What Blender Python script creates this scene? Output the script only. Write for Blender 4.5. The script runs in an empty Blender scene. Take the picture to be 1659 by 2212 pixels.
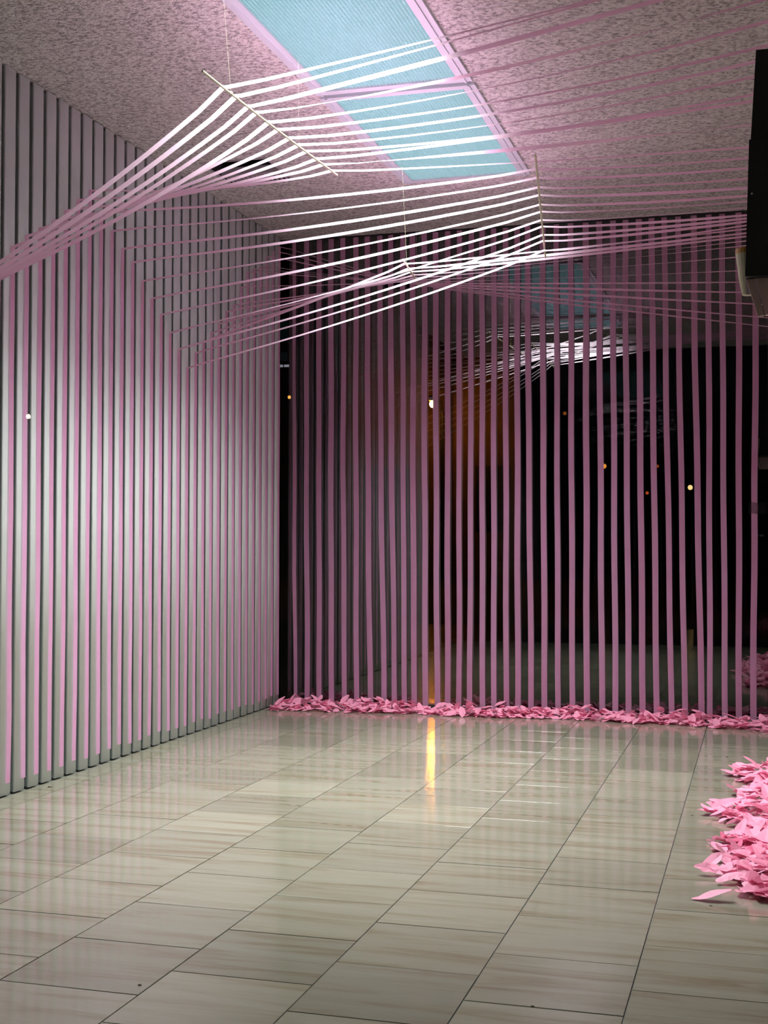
import bpy, bmesh, math, random
from mathutils import Vector, Matrix, Euler

random.seed(11)
SC = bpy.context.scene
COL = SC.collection

# ------------------------------------------------------------------ camera, world, exposure
CAM_LOC = Vector((2.491767, -6.717215, 0.880000))
RIGHT = Vector((0.961353, 0.275310, 0.002276))
UP = Vector((0.003825, -0.021620, 0.999759))
F_PX = 2835.006
H = 2.52131                      # ceiling height in metres
cam_data = bpy.data.cameras.new('camera')
cam_data.sensor_fit = 'VERTICAL'
cam_data.sensor_height = 36.0
cam_data.lens = 36.0 * F_PX / 2212.0
cam_data.clip_start = 0.05
cam_data.clip_end = 300
camera = bpy.data.objects.new('camera', cam_data)
COL.objects.link(camera)
m3 = Matrix((RIGHT, UP, -(UP.cross(RIGHT) * -1.0))).transposed()
back = RIGHT.cross(UP)
m3 = Matrix((RIGHT, UP, back)).transposed()
camera.matrix_world = Matrix.Translation(CAM_LOC) @ m3.to_4x4()
SC.camera = camera

world = bpy.data.worlds.new('night')
SC.world = world
world.use_nodes = True
world.node_tree.nodes['Background'].inputs[0].default_value = (0.10, 0.085, 0.12, 1)
world.node_tree.nodes['Background'].inputs[1].default_value = 0.012

SC.view_settings.view_transform = 'Standard'
SC.view_settings.look = 'None'
SC.view_settings.gamma = 1.0
SC.view_settings.use_curve_mapping = False
SC.view_settings.exposure = 0.0

# the two fluorescent troffers: parabolic / eggcrate louvers cut their light off at about 45 degrees
LX0, LX1 = 0.945, 1.505
FIX = [(-2.15, -0.955), (-3.38, -2.185)]          # y ranges of the two fixtures
LAMP_W = 54.0
for i, (a, b) in enumerate(FIX):
    ld = bpy.data.lights.new('fluorescent_light', 'AREA')
    ld.shape = 'RECTANGLE'
    ld.size = (LX1 - LX0) - 0.06
    ld.size_y = (b - a) - 0.06
    ld.energy = LAMP_W
    ld.color = (0.93, 1.0, 0.97)
    ld.spread = math.radians(102)
    lo = bpy.data.objects.new('fluorescent_light', ld)
    lo.location = ((LX0 + LX1) / 2, (a + b) / 2, H - 0.022)
    COL.objects.link(lo)

# ------------------------------------------------------------------ helpers
def link(o, parent=None):
    COL.objects.link(o)
    if parent is not None:
        o.parent = parent
    return o

def tag(o, label=None, cat=None, group=None, kind=None):
    if label: o['label'] = label
    if cat: o['category'] = cat
    if group: o['group'] = group
    if kind: o['kind'] = kind
    return o

def empty(name, loc):
    o = bpy.data.objects.new(name, None)
    o.location = loc
    o.empty_display_size = 0.1
    return link(o)

def mesh(name, verts, faces, mat=None, smooth=False):
    me = bpy.data.meshes.new(name)
    me.from_pydata([tuple(v) for v in verts], [], faces)
    me.update()
    if mat: me.materials.append(mat)
    if smooth:
        for p in me.polygons: p.use_smooth = True
    return me

def fix_normals(me):
    bm = bmesh.new(); bm.from_mesh(me)
    bmesh.ops.recalc_face_normals(bm, faces=bm.faces)
    bm.to_mesh(me); bm.free()
    return me

def obj(name, me, parent=None, loc=(0, 0, 0), rot=None):
    o = bpy.data.objects.new(name, me)
    o.location = loc
    if rot: o.rotation_euler = rot
    return link(o, parent)

class MB:
    """collects solids, then makes one mesh"""
    def __init__(s): s.v, s.f = [], []
    def box(s, x0, x1, y0, y1, z0, z1):
        n = len(s.v)
        s.v += [(x, y, z) for z in (z0, z1) for y in (y0, y1) for x in (x0, x1)]
        s.f += [tuple(n + i for i in q) for q in ((0, 2, 3, 1), (4, 5, 7, 6), (0, 1, 5, 4), (2, 6, 7, 3), (0, 4, 6, 2), (1, 3, 7, 5))]
        return s
    def tube(s, pts, rad, seg=8, cap=True):
        pts = [Vector(p) for p in pts]
        n0 = len(s.v)
        for i, p in enumerate(pts):
            d = (pts[min(i + 1, len(pts) - 1)] - pts[max(i - 1, 0)]).normalized()
            a = d.cross(Vector((0, 0, 1)))
            if a.length < 1e-3: a = d.cross(Vector((1, 0, 0)))
            a.normalize(); b = d.cross(a)
            r = rad[i] if isinstance(rad, (list, tuple)) else rad
            for k in range(seg):
                t = 2 * math.pi * k / seg
                s.v.append(tuple(p + a * (r * math.cos(t)) + b * (r * math.sin(t))))
        for i in range(len(pts) - 1):
            for k in range(seg):
                k2 = (k + 1) % seg
                s.f.append((n0 + i * seg + k, n0 + i * seg + k2, n0 + (i + 1) * seg + k2, n0 + (i + 1) * seg + k))
        if cap:
            s.f.append(tuple(n0 + k for k in range(seg)))
            e = n0 + (len(pts) - 1) * seg
            s.f.append(tuple(e + k for k in reversed(range(seg))))
        return s
    def me(s, name, mat, smooth=False):
        m = mesh(name, s.v, s.f, mat, smooth)
        return fix_normals(m)

ORD = ['first', 'second', 'third', 'fourth', 'fifth', 'sixth', 'seventh', 'eighth', 'ninth', 'tenth', 'eleventh', 'twelfth',
       'thirteenth', 'fourteenth', 'fifteenth', 'sixteenth', 'seventeenth', 'eighteenth', 'nineteenth', 'twentieth']
def ordinal(n):
    if n < 20: return ORD[n]
    tens = {2: 'twenty', 3: 'thirty'}[(n + 1) // 10]
    r = (n + 1) % 10
    if r == 0: return 'thirtieth'
    return tens + '-' + ORD[r - 1]

# ------------------------------------------------------------------ materials
def newmat(name):
    m = bpy.data.materials.new(name)
    m.use_nodes = True
    nt = m.node_tree
    for n in list(nt.nodes): nt.nodes.remove(n)
    out = nt.nodes.new('ShaderNodeOutputMaterial')
    return m, nt, out
def N(nt, t, **kw):
    n = nt.nodes.new(t)
    for k, v in kw.items():
        if k.startswith('i_'):
            n.inputs[int(k[2:])].default_value = v
        else:
            setattr(n, k, v)
    return n
def principled(name, col, rough=0.5, metal=0.0, spec=0.5, noise=None, bump=None, emit=None):
    m, nt, out = newmat(name)
    p = N(nt, 'ShaderNodeBsdfPrincipled')
    p.inputs['Base Color'].default_value = (*col, 1)
    p.inputs['Roughness'].default_value = rough
    p.inputs['Metallic'].default_value = metal
    p.inputs['Specular IOR Level'].default_value = spec
    if emit:
        p.inputs['Emission Color'].default_value = (*emit[0], 1)
        p.inputs['Emission Strength'].default_value = emit[1]
    nt.links.new(p.outputs[0], out.inputs[0])
    tc = N(nt, 'ShaderNodeTexCoord')
    if noise:
        sc, amt = noise
        nz = N(nt, 'ShaderNodeTexNoise'); nz.inputs['Scale'].default_value = sc; nz.inputs['Detail'].default_value = 4
        nt.links.new(tc.outputs['Object'], nz.inputs['Vector'])
        mx = N(nt, 'ShaderNodeMix', data_type='RGBA')
        mx.inputs[6].default_value = (*[c * (1 - amt) for c in col], 1)
        mx.inputs[7].default_value = (*[min(1, c * (1 + amt)) for c in col], 1)
        nt.links.new(nz.outputs['Fac'], mx.inputs[0])
        nt.links.new(mx.outputs[2], p.inputs['Base Color'])
    if bump:
        sc, st, dist = bump
        nz = N(nt, 'ShaderNodeTexNoise'); nz.inputs['Scale'].default_value = sc; nz.inputs['Detail'].default_value = 3
        nt.links.new(tc.outputs['Object'], nz.inputs['Vector'])
        bp = N(nt, 'ShaderNodeBump'); bp.inputs['Strength'].default_value = st; bp.inputs['Distance'].default_value = dist
        nt.links.new(nz.outputs['Fac'], bp.inputs['Height'])
        nt.links.new(bp.outputs[0], p.inputs['Normal'])
    return m

M_SLAT = principled('white_painted_slat', (0.75, 0.82, 0.80), 0.45, noise=(9, 0.05))
M_BACK = principled('dark_wall_backing', (0.03, 0.03, 0.032), 0.7, noise=(6, 0.2))
M_FRAME = principled('black_window_metal', (0.015, 0.015, 0.017), 0.4, noise=(20, 0.2))
M_LIGHTFRAME = principled('white_enamel_frame', (0.60, 0.70, 0.72), 0.4, noise=(8, 0.03))
M_BLACK = principled('black_plastic', (0.012, 0.012, 0.013), 0.55, noise=(40, 0.2), bump=(300, 0.2, 0.001))
M_GROUT = principled('grey_grout', (0.16, 0.17, 0.15), 0.6, noise=(60, 0.2))
M_ROD = principled('pale_bamboo_rod', (0.62, 0.60, 0.42), 0.5, noise=(30, 0.15))
M_PLASTER = principled('right_wall_paint', (0.66, 0.62, 0.60), 0.6, noise=(8, 0.05))
M_VENT = principled('vent_enamel', (0.42, 0.40, 0.40), 0.5, noise=(20, 0.08))
M_DARK = principled('duct_black', (0.01, 0.01, 0.012), 0.8, noise=(20, 0.2))
M_CREAM = principled('cream_cup', (0.55, 0.52, 0.36), 0.5, noise=(25, 0.1))
M_ORANGE = principled('orange_rim', (0.50, 0.24, 0.03), 0.5, noise=(25, 0.1))
M_BOARD = principled('pinkish_board', (0.50, 0.36, 0.33), 0.6, noise=(30, 0.12))
M_FLECK = principled('brown_fleck', (0.10, 0.07, 0.05), 0.7, noise=(200, 0.2))
M_POLE = principled('dark_lamp_pole', (0.02, 0.02, 0.02), 0.5, noise=(20, 0.2))
M_BRICK = principled('added_brown_wall', (0.16, 0.10, 0.065), 0.8, noise=(3, 0.5))
M_NIGHTWALL = principled('night_concrete', (0.10, 0.10, 0.11), 0.8, noise=(2, 0.3))

def emission(name, col, st, sampled=True):
    m, nt, out = newmat(name)
    e = N(nt, 'ShaderNodeEmission'); e.inputs[0].default_value = (*col, 1); e.inputs[1].default_value = st
    nt.links.new(e.outputs[0], out.inputs[0])
    if not sampled:
        try: m.cycles.emission_sampling = 'NONE'
        except Exception: pass
    return m

def glass(name, tint=(1, 1, 1), ior=2.0):
    m, nt, out = newmat(name)
    tr = N(nt, 'ShaderNodeBsdfTransparent'); tr.inputs[0].default_value = (*tint, 1)
    gl = N(nt, 'ShaderNodeBsdfGlossy'); gl.inputs['Roughness'].default_value = 0.0
    gl.inputs[0].default_value = (0.97, 1.0, 0.98, 1)
    fr = N(nt, 'ShaderNodeFresnel'); fr.inputs['IOR'].default_value = ior     # both faces of the pane together
    ge = N(nt, 'ShaderNodeNewGeometry')
    inv = N(nt, 'ShaderNodeMath', operation='SUBTRACT'); inv.inputs[0].default_value = 1.0
    nt.links.new(ge.outputs['Backfacing'], inv.inputs[1])
    mu = N(nt, 'ShaderNodeMath', operation='MULTIPLY')
    nt.links.new(fr.outputs[0], mu.inputs[0]); nt.links.new(inv.outputs[0], mu.inputs[1])
    mx = N(nt, 'ShaderNodeMixShader')
    nt.links.new(mu.outputs[0], mx.inputs[0]); nt.links.new(tr.outputs[0], mx.inputs[1]); nt.links.new(gl.outputs[0], mx.inputs[2])
    nt.links.new(mx.outputs[0], out.inputs[0])
    return m
M_GLASS = glass('smoked_window_glass', (0.17, 0.17, 0.17))
M_GLASS_FRONT = glass('shop_front_glass', ior=1.7)

# pink plastic flagging tape: thin film, lets light through, slightly glossy
def tape_mat(name, col, rough=0.35, trans=0.45, thin=0.5, sheen=0.45):
    m, nt, out = newmat(name)
    tc = N(nt, 'ShaderNodeTexCoord'); oi = N(nt, 'ShaderNodeObjectInfo')
    nz = N(nt, 'ShaderNodeTexNoise'); nz.inputs['Scale'].default_value = 14; nz.inputs['Detail'].default_value = 3
    nt.links.new(tc.outputs['Object'], nz.inputs['Vector'])
    mx = N(nt, 'ShaderNodeMix', data_type='RGBA')
    mx.inputs[6].default_value = (col[0] * 0.95, col[1] * 0.84, col[2] * 0.86, 1)
    mx.inputs[7].default_value = (min(1, col[0] * 1.04), col[1] * 1.12, col[2] * 1.10, 1)
    ad = N(nt, 'ShaderNodeMath', operation='ADD'); ad.inputs[1].default_value = -0.25
    ml = N(nt, 'ShaderNodeMath', operation='MULTIPLY'); ml.inputs[1].default_value = 0.5
    nt.links.new(oi.outputs['Random'], ml.inputs[0]); nt.links.new(ml.outputs[0], ad.inputs[0])
    a2 = N(nt, 'ShaderNodeMath', operation='ADD', use_clamp=True)
    nt.links.new(nz.outputs['Fac'], a2.inputs[0]); nt.links.new(ad.outputs[0], a2.inputs[1])
    nt.links.new(a2.outputs[0], mx.inputs[0])
    di = N(nt, 'ShaderNodeBsdfDiffuse'); tl = N(nt, 'ShaderNodeBsdfTranslucent')
    gl = N(nt, 'ShaderNodeBsdfGlossy'); gl.inputs['Roughness'].default_value = rough
    nt.links.new(mx.outputs[2], di.inputs[0])
    lt = N(nt, 'ShaderNodeMix', data_type='RGBA'); lt.inputs[0].default_value = thin      # thin film: less colour in the light that passes through
    lt.inputs[7].default_value = (1.0, 0.93, 0.97, 1)
    nt.links.new(mx.outputs[2], lt.inputs[6]); nt.links.new(lt.outputs[2], tl.inputs[0])
    m1 = N(nt, 'ShaderNodeMixShader'); m1.inputs[0].default_value = trans
    nt.links.new(di.outputs[0], m1.inputs[1]); nt.links.new(tl.outputs[0], m1.inputs[2])
    m2 = N(nt, 'ShaderNodeMixShader')
    lw = N(nt, 'ShaderNodeLayerWeight'); lw.inputs['Blend'].default_value = 0.5
    pw = N(nt, 'ShaderNodeMath', operation='POWER'); pw.inputs[1].default_value = 4.0
    mr = N(nt, 'ShaderNodeMapRange'); mr.inputs[3].default_value = 0.03; mr.inputs[4].default_value = sheen
    nt.links.new(lw.outputs['Facing'], pw.inputs[0]); nt.links.new(pw.outputs[0], mr.inputs[0])
    nt.links.new(mr.outputs[0], m2.inputs[0])
    nt.links.new(m1.outputs[0], m2.inputs[1]); nt.links.new(gl.outputs[0], m2.inputs[2])
    nt.links.new(m2.outputs[0], out.inputs[0])
    return m
M_TAPE = tape_mat('pink_flagging_tape', (0.96, 0.46, 0.76), 0.35, 0.60, 0.60)
M_SCRAP = tape_mat('pink_tape_scrap', (0.97, 0.40, 0.58), 0.5, 0.25, 0.0, 0.25)

# sprayed acoustic plaster
def ceiling_mat():
    m, nt, out = newmat('sprayed_plaster')
    p = N(nt, 'ShaderNodeBsdfPrincipled'); p.inputs['Roughness'].default_value = 0.9
    tc = N(nt, 'ShaderNodeTexCoord')
    mp = N(nt, 'ShaderNodeMapping'); mp.inputs['Scale'].default_value = (70, 90, 70)
    nt.links.new(tc.outputs['Object'], mp.inputs['Vector'])
    nz = N(nt, 'ShaderNodeTexNoise'); nz.inputs['Scale'].default_value = 1.0; nz.inputs['Detail'].default_value = 3; nz.inputs['Roughness'].default_value = 0.6
    nt.links.new(mp.outputs[0], nz.inputs['Vector'])
    cr = N(nt, 'ShaderNodeValToRGB')
    cr.color_ramp.elements[0].position = 0.33; cr.color_ramp.elements[0].color = (0.27, 0.265, 0.255, 1)  # pits of the relief painted darker, their shade put into the colour
    cr.color_ramp.elements[1].position = 0.58; cr.color_ramp.elements[1].color = (0.78, 0.80, 0.74, 1)
    nt.links.new(nz.outputs['Fac'], cr.inputs[0])
    nt.links.new(cr.outputs[0], p.inputs['Base Color'])
    bp = N(nt, 'ShaderNodeBump'); bp.inputs['Strength'].default_value = 1.0; bp.inputs['Distance'].default_value = 0.012
    nt.links.new(nz.outputs['Fac'], bp.inputs['Height']); nt.links.new(bp.outputs[0], p.inputs['Normal'])
    nt.links.new(p.outputs[0], out.inputs[0])
    return m
M_CEIL = ceiling_mat()

# polished travertine with veins that run across the room
def tile_mat():
    m, nt, out = newmat('polished_travertine')
    p = N(nt, 'ShaderNodeBsdfPrincipled')
    p.inputs['Specular IOR Level'].default_value = 0.55
    tc = N(nt, 'ShaderNodeTexCoord'); oi = N(nt, 'ShaderNodeObjectInfo')
    mul = N(nt, 'ShaderNodeVectorMath', operation='SCALE'); mul.inputs['Scale'].default_value = 37.0
    cmb = N(nt, 'ShaderNodeCombineXYZ')
    for i in range(3): nt.links.new(oi.outputs['Random'], cmb.inputs[i])
    nt.links.new(cmb.outputs[0], mul.inputs[0])
    add = N(nt, 'ShaderNodeVectorMath', operation='ADD')
    nt.links.new(tc.outputs['Object'], add.inputs[0]); nt.links.new(mul.outputs[0], add.inputs[1])
    mp = N(nt, 'ShaderNodeMapping'); mp.inputs['Scale'].default_value = (2.0, 19, 1)
    mp.inputs['Rotation'].default_value = (0, 0, 0.03)
    nt.links.new(add.outputs[0], mp.inputs['Vector'])
    nz = N(nt, 'ShaderNodeTexNoise'); nz.inputs['Scale'].default_value = 1.0; nz.inputs['Detail'].default_value = 6
    nz.inputs['Roughness'].default_value = 0.65; nz.inputs['Distortion'].default_value = 0.5
    nt.links.new(mp.outputs[0], nz.inputs['Vector'])
    cr = N(nt, 'ShaderNodeValToRGB')
    e = cr.color_ramp.elements
    e[0].position = 0.29; e[0].color = (0.190, 0.152, 0.102, 1)
    e[1].position = 0.74; e[1].color = (0.288, 0.285, 0.226, 1)
    a = e.new(0.41); a.color = (0.232, 0.208, 0.147, 1)
    b = e.new(0.49); b.color = (0.260, 0.245, 0.186, 1)
    nt.links.new(nz.outputs['Fac'], cr.inputs[0])
    # tile to tile tone
    hs = N(nt, 'ShaderNodeHueSaturation')
    mr = N(nt, 'ShaderNodeMapRange'); mr.inputs[3].default_value = 0.86; mr.inputs[4].default_value = 1.12
    nt.links.new(oi.outputs['Random'], mr.inputs[0]); nt.links.new(mr.outputs[0], hs.inputs['Value'])
    nt.links.new(cr.outputs[0], hs.inputs['Color'])
    nt.links.new(hs.outputs[0], p.inputs['Base Color'])
    n2 = N(nt, 'ShaderNodeTexNoise'); n2.inputs['Scale'].default_value = 9; n2.inputs['Detail'].default_value = 5
    nt.links.new(add.outputs[0], n2.inputs['Vector'])
    m2 = N(nt, 'ShaderNodeMapRange'); m2.inputs[3].default_value = 0.07; m2.inputs[4].default_value = 0.14
    nt.links.new(n2.outputs['Fac'], m2.inputs[0]); nt.links.new(m2.outputs[0], p.inputs['Roughness'])
    bp = N(nt, 'ShaderNodeBump'); bp.inputs['Strength'].default_value = 0.008; bp.inputs['Distance'].default_value = 0.002
    nt.links.new(n2.outputs['Fac'], bp.inputs['Height']); nt.links.new(bp.outputs[0], p.inputs['Normal'])
    nt.links.new(p.outputs[0], out.inputs[0])
    return m
M_TILE = tile_mat()

# louver plastic: own cyan glow put in for the tubes' light
def louver_mat():
    m, nt, out = newmat('glowing_eggcrate_plastic')
    p = N(nt, 'ShaderNodeBsdfPrincipled')
    p.inputs['Base Color'].default_value = (0.34, 0.60, 0.60, 1); p.inputs['Roughness'].default_value = 0.4
    tc = N(nt, 'ShaderNodeTexCoord')
    nz = N(nt, 'ShaderNodeTexNoise'); nz.inputs['Scale'].default_value = 3
    nt.links.new(tc.outputs['Object'], nz.inputs['Vector'])
    mx = N(nt, 'ShaderNodeMix', data_type='RGBA')
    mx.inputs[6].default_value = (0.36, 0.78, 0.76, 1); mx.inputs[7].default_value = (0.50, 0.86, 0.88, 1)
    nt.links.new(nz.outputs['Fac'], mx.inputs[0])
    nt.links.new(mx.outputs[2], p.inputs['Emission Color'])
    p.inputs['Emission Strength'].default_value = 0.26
    nt.links.new(p.outputs[0], out.inputs[0])
    try: m.cycles.emission_sampling = 'NONE'
    except Exception: pass
    return m
M_LOUVER = louver_mat()
M_TUBE = emission('fluorescent_tube_glow', (0.80, 1.0, 0.97), 0.4, False)

def clear_tape_mat():
    m, nt, out = newmat('clear_sticky_tape')
    tr = N(nt, 'ShaderNodeBsdfTransparent'); tr.inputs[0].default_value = (0.9, 0.88, 0.86, 1)
    gl = N(nt, 'ShaderNodeBsdfPrincipled'); gl.inputs['Base Color'].default_value = (0.75, 0.72, 0.70, 1); gl.inputs['Roughness'].default_value = 0.25
    nz = N(nt, 'ShaderNodeTexNoise'); nz.inputs['Scale'].default_value = 60
    mr = N(nt, 'ShaderNodeMapRange'); mr.inputs[3].default_value = 0.25; mr.inputs[4].default_value = 0.75
    nt.links.new(nz.outputs['Fac'], mr.inputs[0])
    mx = N(nt, 'ShaderNodeMixShader')
    nt.links.new(mr.outputs[0], mx.inputs[0]); nt.links.new(tr.outputs[0], mx.inputs[1]); nt.links.new(gl.outputs[0], mx.inputs[2])
    nt.links.new(mx.outputs[0], out.inputs[0])
    return m
M_CLEAR = clear_tape_mat()

def ground_mat():
    m, nt, out = newmat('glossy_dark_paving')
    p = N(nt, 'ShaderNodeBsdfPrincipled'); p.inputs['Specular IOR Level'].default_value = 1.0
    tc = N(nt, 'ShaderNodeTexCoord')
    nz = N(nt, 'ShaderNodeTexNoise'); nz.inputs['Scale'].default_value = 2.2; nz.inputs['Detail'].default_value = 6
    nt.links.new(tc.outputs['Object'], nz.inputs['Vector'])
    cr = N(nt, 'ShaderNodeValToRGB')
    cr.color_ramp.elements[0].color = (0.012, 0.013, 0.011, 1); cr.color_ramp.elements[1].color = (0.045, 0.045, 0.038, 1)
    nt.links.new(nz.outputs['Fac'], cr.inputs[0]); nt.links.new(cr.outputs[0], p.inputs['Base Color'])
    mr = N(nt, 'ShaderNodeMapRange'); mr.inputs[3].default_value = 0.09; mr.inputs[4].default_value = 0.14
    nt.links.new(nz.outputs['Fac'], mr.inputs[0]); nt.links.new(mr.outputs[0], p.inputs['Roughness'])
    n2 = N(nt, 'ShaderNodeTexNoise'); n2.inputs['Scale'].default_value = 30
    nt.links.new(tc.outputs['Object'], n2.inputs['Vector'])
    bp = N(nt, 'ShaderNodeBump'); bp.inputs['Strength'].default_value = 0.06; bp.inputs['Distance'].default_value = 0.01
    nt.links.new(n2.outputs['Fac'], bp.inputs['Height']); nt.links.new(bp.outputs[0], p.inputs['Normal'])
    nt.links.new(p.outputs[0], out.inputs[0])
    return m
M_GROUND = ground_mat()
M_ASPHALT = principled('night_asphalt', (0.02, 0.02, 0.021), 0.75, spec=0.2, noise=(30, 0.4), bump=(120, 0.4, 0.01))

# ------------------------------------------------------------------ room shell
XR = 2.684                    # right wall
YF = -4.664                   # shop-front glass
YB = 0.0                      # big night window
PITCH = 0.0904888
Y0 = -2.778534                # first groove in view
SLAT_END = -0.088
N0 = -5                       # slats -5 .. 29

# left wall: dark backing and one board per rib
wall_left = obj('wall_left', MB().box(-0.16, -0.051, Y0 + N0 * PITCH - 0.02, SLAT_END, 0, H).me('wall_left', M_BACK))
tag(wall_left, 'dark backing wall carrying white vertical ribbed boards', kind='structure')
def slat_mesh():
    # one board: thin face with a softly rounded leading edge, carried on a narrower rib so the gap beside it stays dark
    w = PITCH - 0.0255
    T = 0.0085
    prof = [(-0.052, 0.022), (-T - 0.001, 0.020), (-T, 0.0005), (-T * 0.5, 0.0)]
    for k in range(4):
        t = k / 3 * math.pi / 2
        prof.append((-0.0035 * (1 - math.sin(t)), 0.005 * (1 - math.cos(t))))
    for k in range(3):
        t = k / 2 * math.pi / 2
        prof.append((-0.002 * (1 - math.cos(t)), w - 0.002 * (1 - math.sin(t))))
    prof += [(-T, w), (-T - 0.001, w - 0.018), (-0.052, w - 0.020)]
    v, f = [], []
    n = len(prof)
    for z in (0.004, H - 0.004):
        v += [(x, y, z) for x, y in prof]
    for i in range(n):
        j = (i + 1) % n
        f.append((i, j, n + j, n + i))
    f.append(tuple(range(n))[::-1]); f.append(tuple(range(n, 2 * n)))
    me = fix_normals(mesh('slat', v, f, M_SLAT))
    for p in me.polygons:
        if len(p.vertices) == 4 and abs(p.normal.x) > 0.05: p.use_smooth = True
    return me
SLAT = slat_mesh()
for n in range(N0, 30):
    y = Y0 + n * PITCH + 0.019
    o = obj('slat', SLAT, wall_left, (random.uniform(-0.0015, 0.001), y, 0))
    o.rotation_euler = (0, 0, random.uniform(-0.01, 0.01))
    if n == 29:
        o.scale.y = 0.98

# right wall, just outside the frame; the tapes run to it
wall_right = obj('wall_right', MB().box(XR, XR + 0.14, YF, YB + 0.1, 0, H).me('wall_right', M_PLASTER))
tag(wall_right, 'plain pale wall at the right end of the room', kind='structure')

# ceiling with two openings for the fixtures and one for the vent
VX0, VX1, VY0, VY1 = 0.165, 0.455, -1.475, -1.145
hx0, hx1, hy0, hy1 = LX0, LX1, FIX[1][0], FIX[0][1]
cb = MB()
CT = H + 0.16
cb.box(-0.16, VX0, YF, YB + 0.1, H, CT)
cb.box(VX1, hx0, YF, YB + 0.1, H, CT)
cb.box(VX0, VX1, YF, VY0, H, CT)
cb.box(VX0, VX1, VY1, YB + 0.1, H, CT)
cb.box(hx1, XR + 0.14, YF, YB + 0.1, H, CT)
cb.box(hx0, hx1, YF, hy0, H, CT)
cb.box(hx0, hx1, hy1, YB + 0.1, H, CT)
cb.box(-0.16, XR + 0.14, YF, YB + 0.1, CT, CT + 0.05)
ceiling = obj('ceiling', cb.me('ceiling', M_CEIL))
tag(ceiling, 'rough sprayed plaster ceiling in pinkish grey', kind='structure')

# floor: grout bed and single tiles in half-offset columns
floor = obj('floor', MB().box(-0.16, XR + 0.14, YF, YB + 0.05, -0.12, -0.0035).me('floor', M_GROUT))
tag(floor, 'polished beige stone tile floor laid in offset columns', kind='structure')
TW, TL = 0.3049, 0.2975
G = 0.0032
def tile_mesh(w, l):
    b = 0.0003
    x0, x1, y0, y1 = G / 2, w - G / 2, G / 2, l - G / 2
    v = [(x0, y0, -0.02), (x1, y0, -0.02), (x1, y1, -0.02), (x0, y1, -0.02),
         (x0, y0, -b), (x1, y0, -b), (x1, y1, -b), (x0, y1, -b),
         (x0 + b, y0 + b, 0), (x1 - b, y0 + b, 0), (x1 - b, y1 - b, 0), (x0 + b, y1 - b, 0)]
    f = [(0, 1, 5, 4), (1, 2, 6, 5), (2, 3, 7, 6), (3, 0, 4, 7), (4, 5, 9, 8), (5, 6, 10, 9), (6, 7, 11, 10), (7, 4, 8, 11), (8, 9, 10, 11), (3, 2, 1, 0)]
    return mesh('tile', v, f, M_TILE)
TILES = {}
def tile(x0, x1, y0, y1):
    key = (round(x1 - x0, 3), round(y1 - y0, 3))
    if key not in TILES: TILES[key] = tile_mesh(x1 - x0, y1 - y0)
    o = obj('tile', TILES[key], floor, (x0, y0, random.uniform(-0.0004, 0.0)))
    o.rotation_euler = (random.uniform(-0.0012, 0.0012), random.uniform(-0.0012, 0.0012), 0)
lines = [0.002] + [0.1118 + TW * k for k in range(9)]
lines = [v for v in lines if v < XR - 0.03] + [XR]
for ci in range(len(lines) - 1):
    off = -3.494 if ci % 2 == 0 else -3.642
    y = off - TL * 6
    while y < YB + 0.02:
        a, b = max(y, YF), min(y + TL, YB + 0.04)
        if b - a > 0.02: tile(lines[ci], lines[ci + 1], a, b)
        y += TL

# the big night window at the far end
window_1 = empty('window_1', (0, YB, 0)); tag(window_1, 'large dark night window across the far end of the room', kind='structure')
def at0(name, mb, mat, parent):
    o = obj(name, mb.me(name, mat), parent)
    o.matrix_parent_inverse = Matrix.Translation(-Vector(parent.location))
    return o
at0('pane', MB().box(-0.16, XR, YB, YB + 0.012, 0.012, H - 0.006), M_GLASS, window_1)
at0('head_rail', MB().box(-0.16, XR, YB - 0.004, YB + 0.045, H - 0.012, H), M_FRAME, window_1)
at0('sill_rail', MB().box(-0.16, XR, YB - 0.006, YB + 0.045, 0.0, 0.018), M_FRAME, window_1)
# shop-front glass the photograph is taken through: two panes with a butt joint at the right
window_2 = empty('window_2', (0, YF, 0)); tag(window_2, 'clear shop front glass between the street and the room', kind='structure')
JX = 2.5025
at0('pane', MB().box(-0.16, JX - 0.002, YF - 0.012, YF, 0.0, H), M_GLASS_FRONT, window_2)
at0('pane', MB().box(JX + 0.002, XR + 0.14, YF - 0.012, YF, 0.0, H), M_GLASS_FRONT, window_2)
# side light between the ribbed wall and the shop front
window_3 = empty('window_3', (0, -4, 0)); tag(window_3, 'dark side light next to the ribbed wall', kind='structure')
ws = Y0 + N0 * PITCH - 0.02
at0('pane', MB().box(-0.07, -0.058, YF, ws, 0.02, H - 0.02), M_GLASS, window_3)
at0('head_rail', MB().box(-0.09, -0.03, YF, ws, H - 0.03, H), M_FRAME, window_3)
at0('sill_rail', MB().box(-0.09, -0.03, YF, ws, 0, 0.03), M_FRAME, window_3)
# strip of clear sticky tape across the glass joint
v, f = [], []
for i in range(9):
    x = 2.4755 + i * 0.0062
    for j in range(3):
        v.append((x, YF - 0.0135 - 0.0012 * math.sin(i * 1.3 + j), 0.9215 + 0.0085 * j + 0.0006 * math.sin(i * 2.1)))
for i in range(8):
    for j in range(2):
        f.append((i * 3 + j, (i + 1) * 3 + j, (i + 1) * 3 + j + 1, i * 3 + j + 1))
ct = obj('sticky_tape', mesh('sticky_tape', v, f, M_CLEAR, True))
tag(ct, 'short strip of clear sticky tape across the glass joint at right edge', 'tape')

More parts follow.
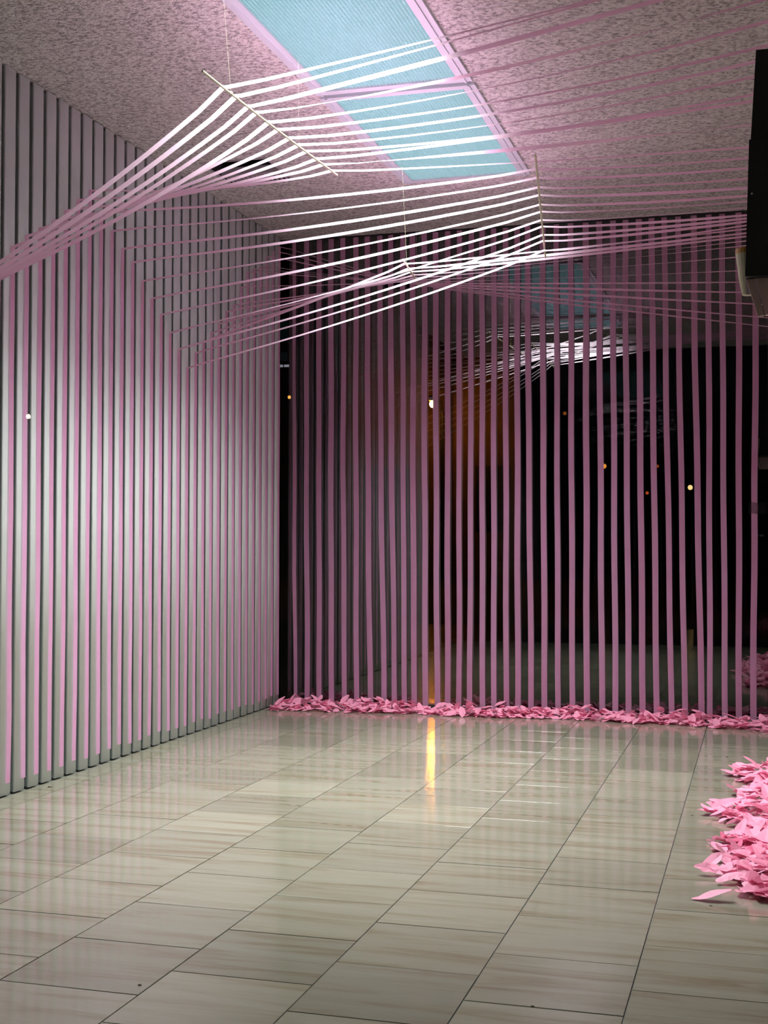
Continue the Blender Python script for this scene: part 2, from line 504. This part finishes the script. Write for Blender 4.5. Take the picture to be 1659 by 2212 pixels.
# ------------------------------------------------------------------ light fixtures
def fixture(name, y0, y1, label):
    root = empty(name, ((LX0 + LX1) / 2, (y0 + y1) / 2, H))
    tag(root, label, 'ceiling light', 'recessed louvered ceiling lights')
    def part(nm, mb, mat): return at0(nm, mb, mat, root)
    fw = 0.036
    part('housing', MB().box(LX0 + .001, LX1 - .001, y0 + .001, y1 - .001, H + 0.135, H + 0.15)
         .box(LX0 + .001, LX0 + 0.01, y0, y1, H, H + 0.135).box(LX1 - 0.01, LX1 - .001, y0, y1, H, H + 0.135), M_LIGHTFRAME)
    for x0, x1, a, b in ((LX0 - 0.012, LX0 + fw, y0, y1), (LX1 - fw, LX1 + 0.012, y0, y1),
                         (LX0 + fw, LX1 - fw, y0, y0 + fw), (LX0 + fw, LX1 - fw, y1 - fw, y1)):
        fr = MB().box(x0, x1, a, b, H - 0.010, H + 0.012)
        # raised inner lip
        if x1 - x0 < b - a: fr.box((x0 + x1) / 2 - 0.004, (x0 + x1) / 2 + 0.004, a, b, H - 0.014, H - 0.010)
        part('frame_bar', fr, M_LIGHTFRAME)
    lv = MB()
    cell = 0.0127
    X0, X1, A, B = LX0 + fw, LX1 - fw, y0 + fw, y1 - fw
    nx = int((X1 - X0) / cell); ny = int((B - A) / cell)
    for i in range(1, nx):
        x = X0 + (X1 - X0) * i / nx
        lv.box(x - 0.0008, x + 0.0008, A, B, H - 0.006, H + 0.0067)
    for j in range(1, ny):
        y = A + (B - A) * j / ny
        lv.box(X0, X1, y - 0.0008, y + 0.0008, H - 0.006, H + 0.0067)
    o = part('louver', lv, M_LOUVER); o['kind'] = 'stuff'
    for k in range(3):
        x = LX0 + (LX1 - LX0) * (k + 0.5) / 3
        t = MB().tube([(x, y0 + 0.03, H + 0.08), (x, y1 - 0.03, H + 0.08)], 0.016, 10)
        part('fluorescent_tube', t, M_TUBE)
    return root
fixture('ceiling_light', FIX[0][0], FIX[0][1], 'louvered fluorescent ceiling light, the far one nearer the window')
fixture('ceiling_light', FIX[1][0], FIX[1][1], 'louvered fluorescent ceiling light, the near one cut by the top edge')

# ceiling vent
vent = empty('ceiling_vent', ((VX0 + VX1) / 2, (VY0 + VY1) / 2, H))
tag(vent, 'dark slotted air vent in the ceiling behind the fan of tapes', 'vent')
at0('duct', MB().box(VX0 + .001, VX1 - .001, VY0 + .001, VY1 - .001, H + 0.14, H + 0.15)
    .box(VX0, VX0 + 0.004, VY0, VY1, H - 0.001, H + 0.14).box(VX1 - 0.004, VX1, VY0, VY1, H - 0.001, H + 0.14)
    .box(VX0, VX1, VY0, VY0 + 0.004, H - 0.001, H + 0.14).box(VX0, VX1, VY1 - 0.004, VY1, H - 0.001, H + 0.14), M_DARK, vent)
for k in range(12):
    x = VX0 + 0.016 + k * (VX1 - VX0 - 0.032) / 11
    at0('slat', MB().box(x - 0.0025, x + 0.0025, VY0 + 0.20, VY1 - 0.004, H - 0.004, H + 0.03), M_VENT, vent)
at0('cross_bar', MB().box(VX0 + 0.004, VX1 - 0.004, VY0 + 0.195, VY0 + 0.205, H - 0.004, H + 0.03), M_VENT, vent)
at0('rim', MB().box(VX0 - 0.012, VX0, VY0 - 0.012, VY1 + 0.012, H - 0.004, H + 0.002).box(VX1, VX1 + 0.012, VY0 - 0.012, VY1 + 0.012, H - 0.004, H + 0.002)
    .box(VX0, VX1, VY0 - 0.012, VY0, H - 0.004, H + 0.002).box(VX0, VX1, VY1, VY1 + 0.012, H - 0.004, H + 0.002), M_VENT, vent)

# ------------------------------------------------------------------ ribbons of flagging tape
def ribbon(pts, width, wdir, mat, name, twist=None, thick_wave=0.0006):
    """strip of tape: three vertices across, width direction wdir projected square to the path"""
    pts = [Vector(p) for p in pts]
    v, f = [], []
    n = len(pts)
    ph = random.uniform(0, 6)
    for i, p in enumerate(pts):
        d = (pts[min(i + 1, n - 1)] - pts[max(i - 1, 0)]).normalized()
        w = Vector(wdir); w = (w - d * w.dot(d)).normalized()
        if twist:
            w = Matrix.Rotation(twist[i], 3, d) @ w
        nn = d.cross(w)
        hw = width * 0.5
        crown = thick_wave * (1 + math.sin(ph + i * 0.9))
        v += [tuple(p - w * hw), tuple(p + nn * crown), tuple(p + w * hw)]
    for i in range(n - 1):
        a = i * 3
        f += [(a, a + 1, a + 4, a + 3), (a + 1, a + 2, a + 5, a + 4)]
    return mesh(name, v, f, mat, True)

# n, rod, place on rod, y, fold height on left wall, rod point (x, y, z), height on right wall
STRUNG = [
    (-5, 1, 0, -3.1667, 1.6147, 0.9853, -3.1667, 2.206, 2.4442),
    (-4, 1, 1, -3.0762, 1.6551, 0.9889, -3.0762, 2.2093, 2.4962),
    (-3, 1, 2, -2.9858, 1.6952, 0.9915, -2.9858, 2.2072, 2.4838),
    (-2, 1, 3, -2.8953, 1.7322, 0.9823, -2.8953, 2.2179, 2.4433),
    (-1, 1, 4, -2.8048, 1.7709, 0.9896, -2.8048, 2.2145, 2.4098),
    (0, 1, 5, -2.7143, 1.9019, 0.9872, -2.7143, 2.2182, 2.3688),
    (1, 1, 6, -2.6238, 1.9602, 0.9944, -2.6238, 2.217, 2.3609),
    (2, 1, 7, -2.5333, 2.0077, 0.9932, -2.5333, 2.2202, 2.3443),
    (3, 1, 8, -2.4428, 2.0557, 0.9915, -2.4428, 2.2249, 2.3158),
    (4, 1, 9, -2.3523, 2.116, 0.9962, -2.3523, 2.2233, 2.3135),
    (5, 1, 10, -2.2618, 2.1789, 0.9899, -2.2618, 2.2291, 2.2571),
    (6, 1, 11, -2.1714, 2.2386, 0.9917, -2.1714, 2.2309, 2.2035),
    (7, 2, 0, -2.0809, 2.1732, 1.7285, -2.0809, 2.2057, 2.198),
    (8, 2, 1, -1.9904, 2.1231, 1.717, -1.9904, 2.1991, 2.187),
    (9, 2, 2, -1.8999, 2.0708, 1.7065, -1.8999, 2.1885, 2.1733),
    (10, 2, 3, -1.8094, 2.0341, 1.6953, -1.8094, 2.1831, 2.1627),
    (11, 2, 4, -1.7189, 1.9734, 1.685, -1.7189, 2.1704, 2.1597),
    (12, 2, 5, -1.6284, 1.9161, 1.6741, -1.6284, 2.1656, 2.1641),
    (13, 2, 6, -1.5379, 1.862, 1.6623, -1.5379, 2.1549, 2.1647),
    (14, 2, 7, -1.4474, 1.7972, 1.6497, -1.4474, 2.1506, 2.1574),
    (15, 2, 8, -1.357, 1.7388, 1.6371, -1.357, 2.1378, 2.1729),
    (17, 2, 9, -1.176, 1.7455, 1.6103, -1.176, 2.1543, 2.2066),
    (16, 2, 10, -1.2665, 1.6648, 1.6285, -1.2665, 2.0929, 2.1777),
    (18, 3, 0, -1.0855, 1.8086, 0.976, -1.0855, 2.1111, 2.1916),
    (19, 3, 1, -0.995, 1.8649, 0.9701, -0.995, 2.1087, 2.1958),
    (20, 3, 2, -0.9045, 1.9237, 0.9604, -0.9045, 2.1124, 2.2029),
    (21, 3, 3, -0.814, 1.9966, 0.95, -0.814, 2.1157, 2.2031),
    (22, 3, 4, -0.7235, 2.0439, 0.9332, -0.7235, 2.121, 2.2012),
    (23, 3, 5, -0.633, 2.1503, 0.9166, -0.633, 2.1282, 2.1658),
    (24, 3, 6, -0.5426, 2.2456, 0.8978, -0.5426, 2.1386, 2.1125),
    (25, 3, 7, -0.4521, 2.2786, 0.8768, -0.4521, 2.1523, 2.0686),
    (26, 3, 8, -0.3616, 2.3101, 0.8559, -0.3616, 2.1671, 2.0298),
    (27, 3, 9, -0.2711, 2.3803, 0.8351, -0.2711, 2.1818, 1.9856),
    (28, 3, 10, -0.1806, 2.4272, 0.8143, -0.1806, 2.1963, 1.9327),
    (29, 3, 11, -0.0901, 2.471, 0.7936, -0.0901, 2.2107, 1.9022),
]
RODS = {1: ((0.9856, -3.3288, 2.2025), (0.9938, -2.1272, 2.2311)), 2: ((1.7479, -2.2231, 2.2187), (1.6007, -1.0663, 2.1121)), 3: ((1.064, -1.4543, 2.0537), (0.8187, -0.1716, 2.1893))}
ROD_NAME = {1: 'left hanging rod', 2: 'right hanging rod', 3: 'far hanging rod'}
LEFT_WORD = {n: ordinal(n) for n in range(0, 30)}
for (n, g, k, y, zf, sx, sy, sz, zr) in STRUNG:
    pts, tw = [], []
    zb = 0.048 + random.uniform(-0.008, 0.01)
    xw = 0.0035
    # up the left wall
    K = 9
    for i in range(K):
        t = i / (K - 1)
        pts.append((xw + 0.0008 * math.sin(i * 2.0 + n), y + 0.0015 * math.sin(i * 1.7 + n * 0.9) + (0.004 * random.uniform(-1, 1) if i == 0 else 0), zb + (zf - 0.006 - zb) * t)); tw.append(0)
    # out to the rod, sagging a little
    a = Vector((xw, y, zf)); b = Vector((sx, y if g != 3 else sy, sz))
    sag = {1: 0.030, 2: 0.024, 3: 0.006}[g]
    tA = random.uniform(-0.12, 0.12)
    for i in range(1, 13):
        t = i / 12
        q = a.lerp(b, t); q.z -= 4 * sag * t * (1 - t)
        q.x += 0.004 if i < 2 else 0
        pts.append(q); tw.append(tA * math.sin(math.pi * t))
    pts[-1] = (b.x - 0.006, b.y, b.z + 0.0045)
    pts.append((b.x, b.y, b.z + 0.0062)); tw.append(0)
    pts.append((b.x + 0.006, b.y, b.z + 0.0045)); tw.append(0)
    # on to the right wall
    e = Vector((XR - 0.004, y, zr))
    sg2 = {1: 0.034 if 2 < k < 9 else 0.008, 2: 0.010, 3: 0.004}[g]
    tB = random.uniform(-0.25, 0.25)
    if g == 1 and k in (3, 10): tB = 0.75
    for i in range(1, 14):
        t = i / 13
        q = b.lerp(e, t); q.z -= 4 * sg2 * t * (1 - t)
        pts.append(q); tw.append(tB * math.sin(math.pi * min(1, t * 1.1)))
    # and down it
    for i in range(1, 7):
        t = i / 6
        pts.append((XR - 0.004, y, zr + (0.06 - zr) * t)); tw.append(0)
    me = ribbon(pts, random.uniform(0.027, 0.030), (0, 1, 0), M_TAPE, 'strung_tape', tw)
    o = obj('strung_tape', me)
    tag(o, 'pink tape off the ribbed wall, %s from near end over %s' % (ordinal(k), ROD_NAME[g]), 'tape', 'tapes strung over the hanging rods')

for g, (e0, e1) in RODS.items():
    e0, e1 = Vector(e0), Vector(e1)
    mid = (e0 + e1) / 2
    root = empty('hanging_rod', mid)
    tag(root, {1: 'thin pale rod hanging left of the ceiling light, tapes folded over it',
               2: 'thin rod hanging at the right end of the ceiling light, tapes bending over it',
               3: 'thin rod hanging near the dark window behind the crossing tapes'}[g], 'rod', 'rods hung from the ceiling')
    pts = [e0.lerp(e1, i / 8) + Vector((0, 0, -0.004 * math.sin(math.pi * i / 8))) for i in range(9)]
    at0('rod', MB().tube(pts, 0.0036, 8), M_ROD, root)
    for t, dx in ((0.17, -0.012), (0.66, 0.01)):
        q = e0.lerp(e1, t)
        top = Vector((q.x + dx, q.y - 0.04, H))
        at0('fishing_line', MB().tube([q, q.lerp(top, 0.5), top], 0.0003, 5), M_ROD, root)
        at0('knot', MB().tube([q + Vector((0, -0.004, 0)), q + Vector((0, 0.004, 0))], 0.0052, 8), M_ROD, root)

# tapes standing against the dark window
WTAPES = [
    (0.0592, 2.5093, 0.0641, 1.3002, 0.0755),
    (0.1299, 2.5093, 0.1342, 1.2992, 0.1443),
    (0.2025, 2.5093, 0.2055, 1.2982, 0.2127),
    (0.2709, 2.5093, 0.2738, 1.2972, 0.2807),
    (0.3393, 2.5093, 0.3436, 1.2962, 0.3535),
    (0.4113, 2.5093, 0.4145, 1.2952, 0.422),
    (0.4747, 2.5093, 0.4817, 1.2943, 0.498),
    (0.5446, 2.5093, 0.5536, 1.2933, 0.5747),
    (0.6035, 2.5093, 0.6125, 1.2924, 0.6332),
    (0.6717, 2.5093, 0.6761, 1.2915, 0.6863),
    (0.7268, 2.5093, 0.7305, 1.2908, 0.7393),
    (0.7906, 2.5093, 0.7933, 1.2899, 0.7995),
    (0.8509, 2.5093, 0.855, 1.289, 0.8644),
    (0.9167, 2.5093, 0.9174, 1.2881, 0.919),
    (0.9789, 2.5093, 0.9795, 1.2872, 0.9808),
    (1.043, 2.5093, 1.0413, 1.2864, 1.0373),
    (1.1018, 2.5093, 1.1027, 1.2855, 1.1048),
    (1.1637, 2.5093, 1.1639, 1.2846, 1.1645),
    (1.226, 2.5093, 1.2272, 1.2837, 1.23),
    (1.2862, 2.5093, 1.2868, 1.8319, 1.2903),
    (1.3404, 2.5093, 1.3433, 1.8298, 1.3602),
    (1.4186, 2.5093, 1.4202, 1.827, 1.4292),
    (1.4907, 2.5093, 1.4918, 1.8244, 1.498),
    (1.5644, 2.5093, 1.5654, 1.8217, 1.5711),
    (1.6417, 2.5093, 1.642, 1.8189, 1.6437),
    (1.7095, 2.5093, 1.7112, 1.8164, 1.7208),
    (1.7783, 2.5093, 1.7797, 1.8139, 1.788),
    (1.8407, 2.5093, 1.8428, 1.8116, 1.8549),
    (1.9083, 2.5093, 1.9106, 1.8091, 1.9237),
    (1.9731, 2.5093, 1.976, 1.8068, 1.9921),
    (2.0357, 2.5093, 2.0401, 1.8044, 2.0649),
    (2.1026, 2.5093, 2.1068, 1.802, 2.1302),
    (2.1785, 2.5093, 2.1834, 1.7992, 2.2109),
    (2.2506, 2.5093, 2.2507, 1.7968, 2.251),
    (2.3165, 2.5093, 2.3175, 1.7943, 2.3233),
    (2.3962, 2.5093, 2.395, 1.7915, 2.3888),
    (2.4776, 2.0543, 2.4742, 1.7886, 2.4562),
]
for i, (xt, zt, xm, zm, xb) in enumerate(WTAPES):
    pts = []
    y = YB - 0.014
    bow = random.uniform(-0.004, 0.004)
    for j in range(15):
        t = j / 14
        z = zt + (0.008 - zt) * t
        if z > zm: x = xm + (xt - xm) * (z - zm) / max(1e-3, zt - zm)
        else: x = xm + (xb - xm) * (zm - z) / zm
        pts.append((x + 0.0015 * math.sin(j * 1.1 + i), y - 0.003 * math.sin(j * 0.8 + i * 2), z))
    w = random.uniform(0.0275, 0.0305)
    if i == 0: w = 0.021
    tw = [random.uniform(-0.12, 0.12) * math.sin(math.pi * j / 14) + (0.25 * math.sin(j * .5 + i) if i in (0, 8, 33) else 0) for j in range(15)]
    o = obj('window_tape', ribbon(pts, w, (1, 0, 0), M_TAPE, 'window_tape', tw))
    if i == 0: lab = 'narrow pink tape on the dark window beside the ribbed wall, first of its row'
    elif i == 36: lab = 'last pink tape of the window row, at the right edge, starting low'
    else: lab = '%s pink tape from the left in the row on the dark window' % ordinal(i)
    tag(o, lab, 'tape', 'vertical tapes on the dark window')

# ------------------------------------------------------------------ heaps of tape scraps
def scrap_mesh(L, W, seed):
    """a torn piece of tape: pointed leaf, lightly cupped and bent once"""
    rg = random.Random(seed)
    v, f = [], []
    nseg = 6
    cup = rg.uniform(-0.5, 0.7)
    bend = rg.uniform(-0.2, 0.25)
    kink = rg.randint(1, 4); kang = rg.uniform(-0.45, 0.45)
    tw = rg.uniform(-0.5, 0.5)
    p = Vector((0, 0, 0)); ang = rg.uniform(-0.2, 0.2); yaw = rg.uniform(-0.2, 0.2)
    tipa, tipb = rg.uniform(0.1, 0.7), rg.uniform(0.05, 0.5)
    for i in range(nseg + 1):
        t = i / nseg
        wv = W * (tipa * (1 - t) + tipb * t + (1 - 0.5 * (tipa + tipb)) * math.sin(math.pi * t) ** 0.75) * rg.uniform(0.85, 1.1)
        roll = tw * (t - 0.5) + rg.uniform(-0.12, 0.12)
        side = Vector((0, math.cos(roll), math.sin(roll)))
        lift = Vector((0, 0, 1)) * (cup * wv * 0.3)
        v += [tuple(p - side * wv / 2 + lift), tuple(p), tuple(p + side * wv / 2 + lift * rg.uniform(0.2, 1))]
        ang += bend * 0.3 + (kang if i == kink else 0)
        yaw += rg.uniform(-0.15, 0.15)
        p = p + Vector((math.cos(ang), 0.5 * math.sin(yaw), math.sin(ang))) * (L / nseg)
    cx = sum(q[0] for q in v) / len(v); cz = min(q[2] for q in v)
    v = [(q[0] - cx, q[1], q[2] - cz) for q in v]
    for i in range(nseg):
        a = i * 3
        f += [(a, a + 1, a + 4, a + 3), (a + 1, a + 2, a + 5, a + 4)]
    return v, f
SCRAPS = [scrap_mesh(0.060 + 0.007 * (i % 6), 0.034 + 0.003 * (i % 4), 100 + i) for i in range(12)]
SCRAP_ME = [mesh('tape_scrap', v, f, M_SCRAP) for v, f in SCRAPS]

def heap(sampler, n_ind, n_stuff, label, group, stuff_label, size=1.0):
    """n_stuff scraps joined in the body of the heap, n_ind single ones on its surface"""
    V, F = [], []
    def place(z_frac):
        x, y, h = sampler()
        z = h * z_frac
        tilt = random.gauss(0, 0.20)
        return x, y, z, Euler((tilt, random.gauss(0, 0.16), random.uniform(0, 6.28)))
    for _ in range(n_stuff):
        x, y, z, e = place(random.uniform(0, 0.8))
        vs, fs = random.choice(SCRAPS)
        R = e.to_matrix(); n = len(V); s = size * random.uniform(0.8, 1.15)
        q = [R @ (Vector(a) * s) + Vector((x, y, z)) for a in vs]
        lo = min(a.z for a in q)
        if lo < 0.001: q = [a + Vector((0, 0, 0.001 - lo)) for a in q]
        V += [tuple(a) for a in q]; F += [tuple(n + i for i in t) for t in fs]
    st = obj('scrap_heap', mesh('scrap_heap', V, F, M_SCRAP))
    tag(st, stuff_label, 'tape scraps', kind='stuff')
    for _ in range(n_ind):
        x, y, z, e = place(random.uniform(0.75, 1.0))
        me = random.choice(SCRAP_ME)
        s = size * random.uniform(0.85, 1.25)
        R = e.to_matrix()
        lo = min((R @ (v.co * s)).z for v in me.vertices)
        o = obj('tape_scrap', me, None, (x, y, max(z, 0.0012 - lo)), e)
        o.scale = (s, s, s)
        tag(o, label, 'tape scrap', group)

def win_sampler():
    t = random.random()
    x = 0.0 + t * 2.62
    d = 0.235 + 0.05 * math.sin(x * 5.1) * math.sin(x * 2.3 + 1) + (0.20 * max(0, (x - 2.15) / 0.5)) - (0.0 if x > 0.25 else 0.0)
    if x < 0.12: d += 0.06
    u = random.random() ** 0.8
    y = -0.035 - d * u
    h = 0.030 * (1 - u) ** 0.6 * (1 + 0.45 * math.sin(x * 9.0) * math.sin(x * 3.7 + 2)) + 0.004
    return min(max(x, 0.06), 2.62), y, max(0.002, h)
heap(win_sampler, 140, 800, 'crumpled pink tape scrap in the low row along the window foot',
     'scraps along the window', 'low bank of crumpled pink tape scraps under the window tapes', 0.85)
def right_sampler():
    y = random.uniform(-3.36, -1.50)
    t = (y + 3.36) / 1.86
    edge = 2.375 + 0.03 * math.sin(y * 9) + 0.03 * math.sin(y * 17 + 1) + 0.06 * max(0, (t - 0.55) / 0.45)
    u = random.random() ** 0.75
    x = edge + (2.64 - edge) * u
    h = 0.012 + 0.10 * u * (0.7 + 0.3 * math.sin(y * 7))
    e = min(1, (y + 3.36) / 0.12, (-1.50 - y) / 0.15)
    return x, y, max(0.002, h * (0.3 + 0.7 * e))
heap(right_sampler, 160, 520, 'crumpled pink tape scrap in the loose heap at the right edge',
     'scraps in the right heap', 'body of the loose heap of pink tape scraps at the right edge')
# one scrap lying by itself in front of the right heap
o = obj('tape_scrap', SCRAP_ME[5], None, (2.375, -3.385, 0.003), (0.1, 0, 0.15)); o.scale = (1.1, 1.0, 0.7)
tag(o, 'single flat pink scrap lying clear in front of the right heap', 'tape scrap', 'scraps in the right heap')

# ------------------------------------------------------------------ the dark box high on the right wall
speaker = empty('wall_box', (2.60, -3.4, 1.5))
tag(speaker, 'black box hung high at the right edge, hiding the tape ends', 'box')
def loft(sections):
    v, f = [], []
    for s in sections: v += s
    k = len(sections[0])
    for i in range(len(sections) - 1):
        for j in range(k):
            j2 = (j + 1) % k
            f.append((i * k + j, i * k + j2, (i + 1) * k + j2, (i + 1) * k + j))
    f.append(tuple(range(k))[::-1]); f.append(tuple(range((len(sections) - 1) * k, len(sections) * k)))
    m = MB(); m.v = v; m.f = f
    return m
def rect(x0, x1, y0, y1, z): return [(x0, y0, z), (x1, y0, z), (x1, y1, z), (x0, y1, z)]
at0('cabinet', loft([rect(2.4605, 2.675, -3.500, -3.26, 1.509), rect(2.4705, 2.675, -3.500, -3.26, 1.835)]), M_BLACK, speaker)
at0('upper_cabinet', loft([rect(2.4745, 2.675, -3.500, -3.26, 1.837), rect(2.4872, 2.675, -3.500, -3.26, 2.048)]), M_BLACK, speaker)
at0('bracket', MB().box(2.60, 2.684, -3.42, -3.36, 1.62, 1.68), M_BLACK, speaker)
at0('screw', MB().tube([(2.4765, -3.503, 1.705), (2.4765, -3.499, 1.705)], 0.0022, 8), M_LIGHTFRAME, speaker)
shelf = empty('hanging_boards', (2.5, -3.45, 1.46))
tag(shelf, 'two narrow pinkish boards with a dark seam under the black box', 'board')
at0('board', loft([[(2.4630, -3.470, 1.5075), (2.4835, -3.470, 1.5075), (2.4835, -3.455, 1.5075), (2.4630, -3.455, 1.5075)],
                   [(2.4890, -3.470, 1.4180), (2.5035, -3.470, 1.4195), (2.5035, -3.455, 1.4195), (2.4890, -3.455, 1.4180)]]), M_BOARD, shelf)
at0('board', loft([[(2.4860, -3.474, 1.5080), (2.600, -3.474, 1.5080), (2.600, -3.455, 1.5080), (2.4860, -3.455, 1.5080)],
                   [(2.5062, -3.474, 1.4200), (2.600, -3.474, 1.4200), (2.600, -3.455, 1.4200), (2.5062, -3.455, 1.4200)]]), M_BOARD, shelf)
cup = empty('paper_cup', (2.462, -3.33, 1.515))
tag(cup, 'tapered cream cup with an orange inside behind the black box', 'cup')
def cone(zs, rs, cx, cy, lean):
    v, f = [], []
    seg = 20
    for z, r in zip(zs, rs):
        for k in range(seg):
            a = 2 * math.pi * k / seg
            v.append((cx + lean * (z - zs[0]) + r * math.cos(a), cy + r * math.sin(a), z))
    for i in range(len(zs) - 1):
        for k in range(seg):
            k2 = (k + 1) % seg
            f.append((i * seg + k, i * seg + k2, (i + 1) * seg + k2, (i + 1) * seg + k))
    f.append(tuple(range(seg))[::-1])
    m = MB(); m.v = v; m.f = f
    return m
at0('body', cone([1.515, 1.56, 1.622, 1.622, 1.53], [0.016, 0.024, 0.030, 0.028, 0.016], 2.466, -3.22, -0.02), M_CREAM, cup)
at0('rim', cone([1.6215, 1.634, 1.634, 1.622], [0.0305, 0.0300, 0.0275, 0.0275], 2.464, -3.22, 0), M_ORANGE, cup)

# small dirt flecks on the floor
for (x, y, r, lab) in ((2.358, -1.157, 0.006, 'small brown fleck on the tiles near the window scraps at right'),
                       (2.279, -2.377, 0.005, 'dark speck on a pale tile left of the right heap'),
                       (2.374, -3.435, 0.005, 'dark speck on the tiles just in front of the lone pink scrap'),
                       (0.058, -2.531, 0.010, 'thin brown crumb on the tiles at the foot of the ribbed wall'),
                       (1.310, -4.335, 0.005, 'dark speck on the tiles at the lower left foreground'),
                       (2.075, -4.234, 0.004, 'dark speck on the tiles at the lower right foreground')):
    b = bmesh.new()
    bmesh.ops.create_icosphere(b, subdivisions=1, radius=r)
    for vv in b.verts:
        vv.co.x *= random.uniform(0.7, 1.3); vv.co.y *= random.uniform(0.4, 0.8); vv.co.z = max(-0.001, vv.co.z * 0.35)
    me = bpy.data.meshes.new('floor_fleck'); b.to_mesh(me); b.free(); me.materials.append(M_FLECK)
    tag(obj('floor_fleck', me, None, (x, y, 0.0008)), lab, 'fleck', 'flecks on the floor')

# ------------------------------------------------------------------ the night street beyond
ground = obj('ground', MB().box(-60, 60, 7.0, 90, -0.3, -0.02).box(-60, 60, -60, YF - 0.02, -0.3, -0.02)
             .box(-60, -0.17, YF - 0.02, 0.06, -0.3, -0.02).box(XR + 0.15, 60, YF - 0.02, 0.06, -0.3, -0.02).me('ground', M_ASPHALT))
tag(ground, 'dark asphalt of the street outside', kind='structure')
terrace = obj('terrace', MB().box(-12, 14, 0.06, 6.99, -0.3, -0.015).me('terrace', M_GROUND))  # glossy strip added so the orange lamp leaves a streak on it
tag(terrace, 'glossy dark paving added beyond the big window for the lamp streak', kind='structure')
LAMPS = [((-4.593, 22.0, 3.963), 0.078, (1.0, 0.32, 0.035), 6500.0, 'orange street lamp glowing through the window, brightest of all'),
         ((-10.966, 30.0, 5.145), 0.05, (1.0, 0.45, 0.08), 40.0, 'small amber street lamp in the dark gap beside the ribbed wall'),
         ((-3.361, 45.0, 3.815), 0.09, (1.0, 0.36, 0.05), 30.0, 'small orange street lamp in the dark middle of the window'),
         ((0.171, 40.0, 2.751), 0.085, (1.0, 0.65, 0.25), 45.0, 'yellowish street lamp in the lower right of the window'),
         ((-2.923, 60.0, 3.293), 0.08, (1.0, 0.16, 0.03), 14.0, 'faint red lamp low in the right of the window'),
         ((-2.42, 60.0, 4.631), 0.08, (1.0, 0.2, 0.05), 8.0, 'faint red lamp above the low red one'),
         ((-5.616, 50.0, 6.411), 0.08, (1.0, 0.3, 0.05), 6.0, 'dim orange lamp under the reflected tapes'),
         ((-20.122, -40.0, 4.846), 0.07, (1.0, 0.75, 0.38), 70.0, 'pale street lamp across the road, mirrored over the ribbed wall')]
for loc, r, colr, st, lab in LAMPS:
    root = empty('street_lamp', (loc[0], loc[1], 0)); tag(root, lab, 'street lamp', 'street lamps in the night')
    x, y, z = loc
    dy = 0.9 if y > 0 else -0.9
    at0('pole', MB().tube([(x, y + dy, -0.02), (x, y + dy, z - 0.1), (x, y + dy * 0.8, z + 0.12), (x, y + dy * 0.2, z + 0.2)], [0.07, 0.05, 0.045, 0.04], 8), M_POLE, root)
    at0('head', MB().tube([(x, y, z + r + 0.001), (x, y, z + r + 0.05), (x, y + dy * 0.2, z + 0.22)], [r * 1.5, r * 1.2, 0.04], 10), M_POLE, root)
    b = bmesh.new(); bmesh.ops.create_uvsphere(b, u_segments=14, v_segments=8, radius=r)
    me = bpy.data.meshes.new('bulb'); b.to_mesh(me); b.free(); me.materials.append(emission('bulb_glow', colr, st, st > 500))
    bo = obj('bulb', me, root); bo.location = (0, 0, z)

def building(x0, x1, y0, y1, h, wallm, wins, label):
    root = empty('building', ((x0 + x1) / 2, (y0 + y1) / 2, 0)); tag(root, label, 'building')
    at0('wall', MB().box(x0, x1, y0, y1, -0.02, h), wallm, root)
    at0('parapet', MB().box(x0 - 0.1, x1 + 0.1, y0 - 0.1, y1 + 0.1, h, h + 0.25), M_NIGHTWALL, root)
    for (a, b, z0, z1, mt) in wins:
        w = at0('window', MB().box(a - 0.05, b + 0.05, y0 - 0.03, y0, z0 - 0.05, z1 + 0.05), M_POLE, root)
        p = MB().box(a, b, y0 - 0.045, y0 - 0.03, z0, z1).me('pane', mt)
        po = obj('pane', p, w)
M_TEAL = emission('teal_lit_window', (0.05, 0.22, 0.25), 0.35, False)
M_WHITEW = emission('white_lit_window', (0.85, 0.85, 1.0), 9.0, False)
M_DIMW = emission('dim_lit_window', (0.3, 0.4, 0.5), 0.25, False)
building(-17.5, -12.0, 35, 43, 9.5, M_NIGHTWALL,
         [(-13.15, -13.02, 6.75, 6.83, M_WHITEW), (-12.98, -12.80, 6.75, 6.83, M_WHITEW), (-13.2, -12.85, 7.60, 8.40, M_TEAL), (-13.1, -12.85, 6.95, 7.25, M_DIMW)],
         'dark distant building with small teal and white lit windows')
building(-7.2, -2.9, 23.6, 28, 6.2, M_BRICK, [(-6.6, -5.6, 1.2, 2.6, M_POLE), (-3.9, -3.2, 1.2, 2.6, M_POLE)], 'dark brown house front added to catch the orange lamp glow')  # house front added behind the orange lamp to catch its glow
